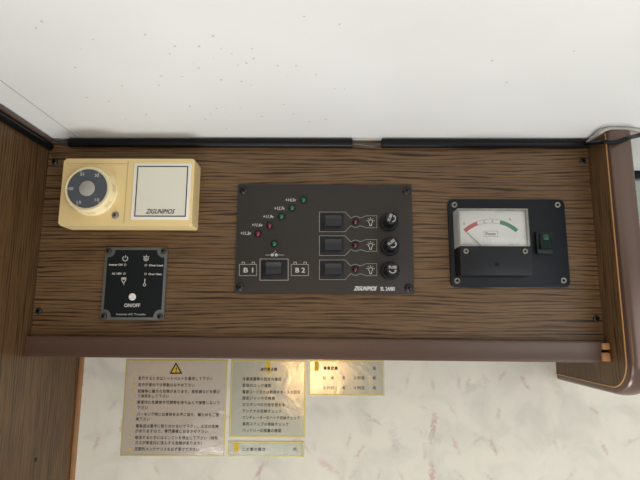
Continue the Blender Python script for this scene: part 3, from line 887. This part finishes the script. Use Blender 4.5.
# meter cover screws and zero adjuster
sc0 = None
for px, py in ((465.8, 251.3), (524.9, 251.3)):
    x, z = P(px, py, HM)
    if sc0 is None: sc0 = obj('screw', screw_bm(x, z, yM-.0006, .0026, washer=True), [STEEL, RUBBER], low, origin=(x, yM-.0006, z))
    else: again(sc0, low, (x, yM-.0006, z))
x, z = P(497.3, 264.6, HM)
bm = new(); add_lathe(bm, x, z, [(.0019, yM-.0004), (.0019, yM-.0012), (.0012, yM-.0013), (0, yM-.0009)], 20)
obj('zero_adjuster', bm, RUBBER, low)
sc0 = None
for px, py in ((454.4, 204.9), (557.5, 204.9), (457.2, 280.6), (563.6, 280.4)):
    x, z = P(px, py, H)
    if sc0 is None: sc0 = obj('screw', screw_bm(x, z, yF, .0030, washer=True), [STEEL, RUBBER], mp_, origin=(x, yF, z))
    else: again(sc0, mp_, (x, yF, z))
# green switch
sx0, sx1, sz0, sz1 = rect(536.6, 231.8, 552.4, 253.6, .006)
bm = new(); add_prism(bm, rrect(sx0, sx1, sz0, sz1, .0010), yF+.0002, yF-.0035, .0006); sw = obj('rocker_switch', bm, BLACK, mp_)
bm = new()
gx0, gx1, gz0, gz1 = sx0+.0026, sx1-.0014, sz0+.0040, sz1-.0014; gm = (gz0+gz1)/2
v = [(gx0, yF-.0076, gz0), (gx1, yF-.0076, gz0), (gx1, yF-.0052, gm), (gx0, yF-.0052, gm), (gx1, yF-.0048, gz1), (gx0, yF-.0048, gz1)]
v = [bm.verts.new(p) for p in v]; bk = [bm.verts.new((x, yF-.003, z)) for x, z in ((gx0, gz0), (gx1, gz0), (gx1, gz1), (gx0, gz1))]
bm.faces.new((v[0], v[1], v[2], v[3])); bm.faces.new((v[3], v[2], v[4], v[5])); bm.faces.new((bk[0], bk[1], v[1], v[0]))
bm.faces.new((bk[2], bk[3], v[5], v[4])); bm.faces.new((bk[1], bk[2], v[4], v[2], v[1])); bm.faces.new((bk[3], bk[0], v[0], v[3], v[5])); bm.faces.new(bk[::-1])
bmesh.ops.bevel(bm, geom=[e for e in bm.edges], offset=.0005, segments=2, affect='EDGES')
rkr = obj('rocker', bm, GREENGLASS, sw)
bm = new(); gc = (gx0+gx1)/2
add_prism(bm, rrect(gc-.0030, gc+.0030, gm+.0012, gz1-.0016, .0012), yF-.0046, yF-.0056, .0003)
obj('green_glow_patch', bm, mat('green_glow_patch', (6, 62, 44), .3, grain=.1), rkr)  # the glow in the rocker's upper half, put into a plain green patch

# ------------------------------------------------------------------ stickers on the papered wall
def sticker(box, label, foil):
    x0, x1, z0, z1 = rect(*box, plane=DW)
    t = thing('foil_sticker', label, 'sticker', ((x0+x1)/2, DW, z0), 'foil stickers on the papered wall')
    bm = new(); add_prism(bm, [(x0, z0), (x1, z0), (x1, z1), (x0, z1)], DW, DW-.0004); obj('foil', bm, foil, t)
    return t, (x0, x1, z0, z1)
yS = DW-.0004
def W(px, py): return P(px, py, .0004, DW)
def edge(t, r, m, ins=.0010, w_=.0013):
    bm = new(); x0, x1, z0, z1 = r
    add_line(bm, [(x0+ins, z0+ins), (x1-ins, z0+ins), (x1-ins, z1-ins), (x0+ins, z1-ins)], w_, yS, True); printed('border', bm, m, t)
SPACING = 1.18
def wt(bm, s, xa, xb, yc, hp=3.3, mi=0, fat=0.00010):
    a, b = W(xa, yc), W(xb, yc); add_text(bm, s, a[0], b[0], a[1], hp*.00124, yS, mi=mi, fat=fat)

t, r = sticker((123.4, 359.6, 226.2, 456.2), 'largest grey foil sticker, with a yellow warning triangle and lines of Japanese safety notes', FOILGREY)
edge(t, r, GOLD)
bm = new()
lines = [(118, 428, 118, '走行するときはシートベルトを着用して下さい', 1), (118, 352, 145, '走行中室内での移動はおやめ下さい', 1),
         (116, 458, 172, '就寝時に酸欠の危険があります。換気扇などを開け', 1), (116, 245, 192, 'て換気をして下さい', 0),
         (114, 458, 218, '車室内に危険物や可燃物を持ち込んで保管しないで', 1), (114, 158, 241, '下さい', 0),
         (112, 455, 268, 'パーキング時には車体を水平に保ち、輪止めをご使', 1), (108, 165, 289, '用下さい', 0),
         (108, 453, 317, '電装品は勝手に取り付けないで下さい。火災の危険', 1), (106, 408, 338, 'がありますので、専門業者におまかせ下さい', 0),
         (105, 450, 365, '給油するときにはエンジンを停止して下さい（排気', 1), (105, 383, 387, 'ガスが車室内に流入する危険があります）', 0),
         (103, 372, 413, '定期的メンテナンスを必ず受けて下さい', 1)]
k = 4.175
for xa, xb, yy, s, bullet in lines:
    wt(bm, s, 110+xa/k, 110+xb/k, 350+yy/k)
    if bullet:
        q = W(110+(xa-20)/k, 350+yy/k); add_line(bm, circ(q[0], q[1], .0007, 10), .0014, yS, True, mi=1)
q = [W(176, 363.6), W(181.4, 373.2), W(170.6, 373.2)]
bm.faces.new([bm.verts.new((x, yS-.00012, z)) for x, z in q]).material_index = 1
add_line(bm, q, .0016, yS, True, t=.0002)
wt(bm, '!', 175.6, 176.6, 370, 4.6, 0, .0003)
printed('lettering', bm, [INK, YELLOW], t)

t, r = sticker((230.2, 360.0, 305.4, 437.4), 'foil sticker listing nine pre-drive checks in Japanese, beside the largest sticker', FOIL)
edge(t, r, GOLD)
bm = new(); k = 3.556
wt(bm, '走行前点検', 220+145/k, 220+202/k, 350+69/k, 3.2, 0, .00025)
for yy, xb, s in ((103, 218, '冷蔵庫類等の固定の確認'), (126, 182, '窓扉のロック確認'), (149, 285, '電源コードまたは給排水ホースの回収'), (171, 195, '固定ジャッキの格納'),
                  (194, 230, 'ガスボンベの元栓を閉める'), (217, 218, 'アンテナの収納チェック'), (240, 283, 'ベンチレーターのハッチ収納チェック'), (263, 243, '車両ステップの格納チェック'), (286, 217, 'バッテリーの残量の確認')):
    wt(bm, s, 220+80/k, 220+xb/k, 350+yy/k)
def ymark(bm, xc, ya, yb_, w_):
    q = [W(xc-w_/2, ya), W(xc+w_/2, ya), W(xc+w_/2, yb_), W(xc-w_/2, yb_)]
    m = new(); m.faces.new([m.verts.new((x, yS-.00008, z)) for x, z in q]); printed('colour_mark', m, YELLOW, t)
ymark(bm, 220+172/k, 361.5, 373.6, 4.2)
printed('lettering', bm, [INK, YELLOW], t)

t, r = sticker((228.2, 441.2, 304.2, 456.6), 'short foil strip sticker under the check list giving the vehicle height', FOIL)
edge(t, r, GOLD)
bm = new(); ymark(bm, 220+58/k, 443, 451, 4.8)
wt(bm, 'この車の高さ', 220+80/k, 220+160/k, 350+353/k, 3.2); mb = new(); wt(mb, 'm', 220+260/k, 220+271/k, 350+353/k, 2.4); printed('unit_letter', mb, INK, t)
printed('lettering', bm, [INK, YELLOW], t)

t, r = sticker((308.8, 360.0, 384.2, 395.6), 'golden foil sticker with rows for seating numbers, rightmost of the stickers', FOIL)
edge(t, r, GOLD)
bm = new(); k = 7.53
ymark(bm, 305+88/k, 361.5, 370.6, 4.2)
wt(bm, '乗車定員', 305+138/k, 305+245/k, 356+92/k, 3.4, 0, .0003); wt(bm, '名', 305+509/k, 305+532/k, 356+92/k, 3.2)
for yy, rowt in ((165, (('前', 134, 156), ('席', 194, 216), ('名', 279, 301), ('２列目', 368, 445), ('名', 509, 532))),
                 (240, (('３列目', 138, 215), ('名', 279, 301), ('４列目', 368, 445), ('名', 509, 532)))):
    for s, xa, xb in rowt: wt(bm, s, 305+xa/k, 305+xb/k, 356+yy/k, 3.1)
printed('lettering', bm, [INK, YELLOW], t)

# ------------------------------------------------------------------ cables along the ceiling joint
RC = .0047
yc = D-RC-.0003; zc = ZC-RC-.0009
bm = new(); add_tube(bm, [(at(72, 143, D).x, yc, zc), (at(352, 143, D).x, yc, zc)], RC, 16)
tag(obj('cable_conduit', bm, RUBBER), 'long black conduit along the ceiling joint, above the thermostat', 'conduit', 'black conduits along the ceiling joint')
bm = new(); add_tube(bm, [(at(381, 143, D).x, yc, zc), (at(586, 143, D).x, yc, zc)], RC, 16)
tag(obj('cable_conduit', bm, RUBBER), 'shorter black conduit along the ceiling joint, above the needle meter', 'conduit', 'black conduits along the ceiling joint')
DARKCABLE = mat('dark_grey_cable', (62, 56, 52), .4)
bm = new(); pts = [at(46, 141, D-.004), at(56, 141.5, D-.003), at(66, 143, D-.003), at(71.5, 143.5, D-.004)]
add_tube(bm, smooth(pts), .0022, 10)
tag(obj('cable', bm, DARKCABLE), 'thin dark cable in the corner left of the long conduit', 'cable')
bm = new(); pts = [(at(352.8, 143, D).x, yc, zc), (at(360, 145, D).x, yc-.0005, zc-.0008), (at(372, 147, D).x, yc, zc-.0022), (at(380.2, 144, D).x, yc, zc-.001)]
add_tube(bm, smooth(pts), .0016, 10)
tag(obj('cable', bm, DARKCABLE), 'short dark cable bridging the gap between the two conduits', 'cable')
yfm = yf-.0085
bm = new()
pts = [at(583, 143.8, D-.006), at(590, 144, D-.014), at(597, 142.6, D-.032), at(604, 142.0, yfm-.002), at(612, 142.6, yfm-.003), at(620, 141, yfm-.003), at(628, 138, yfm-.002), at(636, 136, yfm+.01), at(650, 133, yfm+.03)]
add_tube(bm, smooth(pts), .0021, 12)
tag(obj('cable', bm, RUBBER), 'black cable passing in front of the end panel near the ceiling', 'cable')
bm = new()
pts = [at(583, 143.0, D-.004), at(590, 140.6, D-.013), at(598, 134.4, D-.032), at(607, 128.8, yfm+.004), at(618, 127.5, yfm+.003), at(628, 128.5, yfm+.004), at(634, 126.5, yfm+.006), at(648, 123.5, yfm+.012)]
pts = [Vector((p.x, p.y, min(p.z, ZC-.0023))) for p in pts]
add_tube(bm, smooth(pts), .0018, 12)
tag(obj('cable', bm, GREYCABLE), 'pale grey cable looping over the top of the end panel', 'cable')
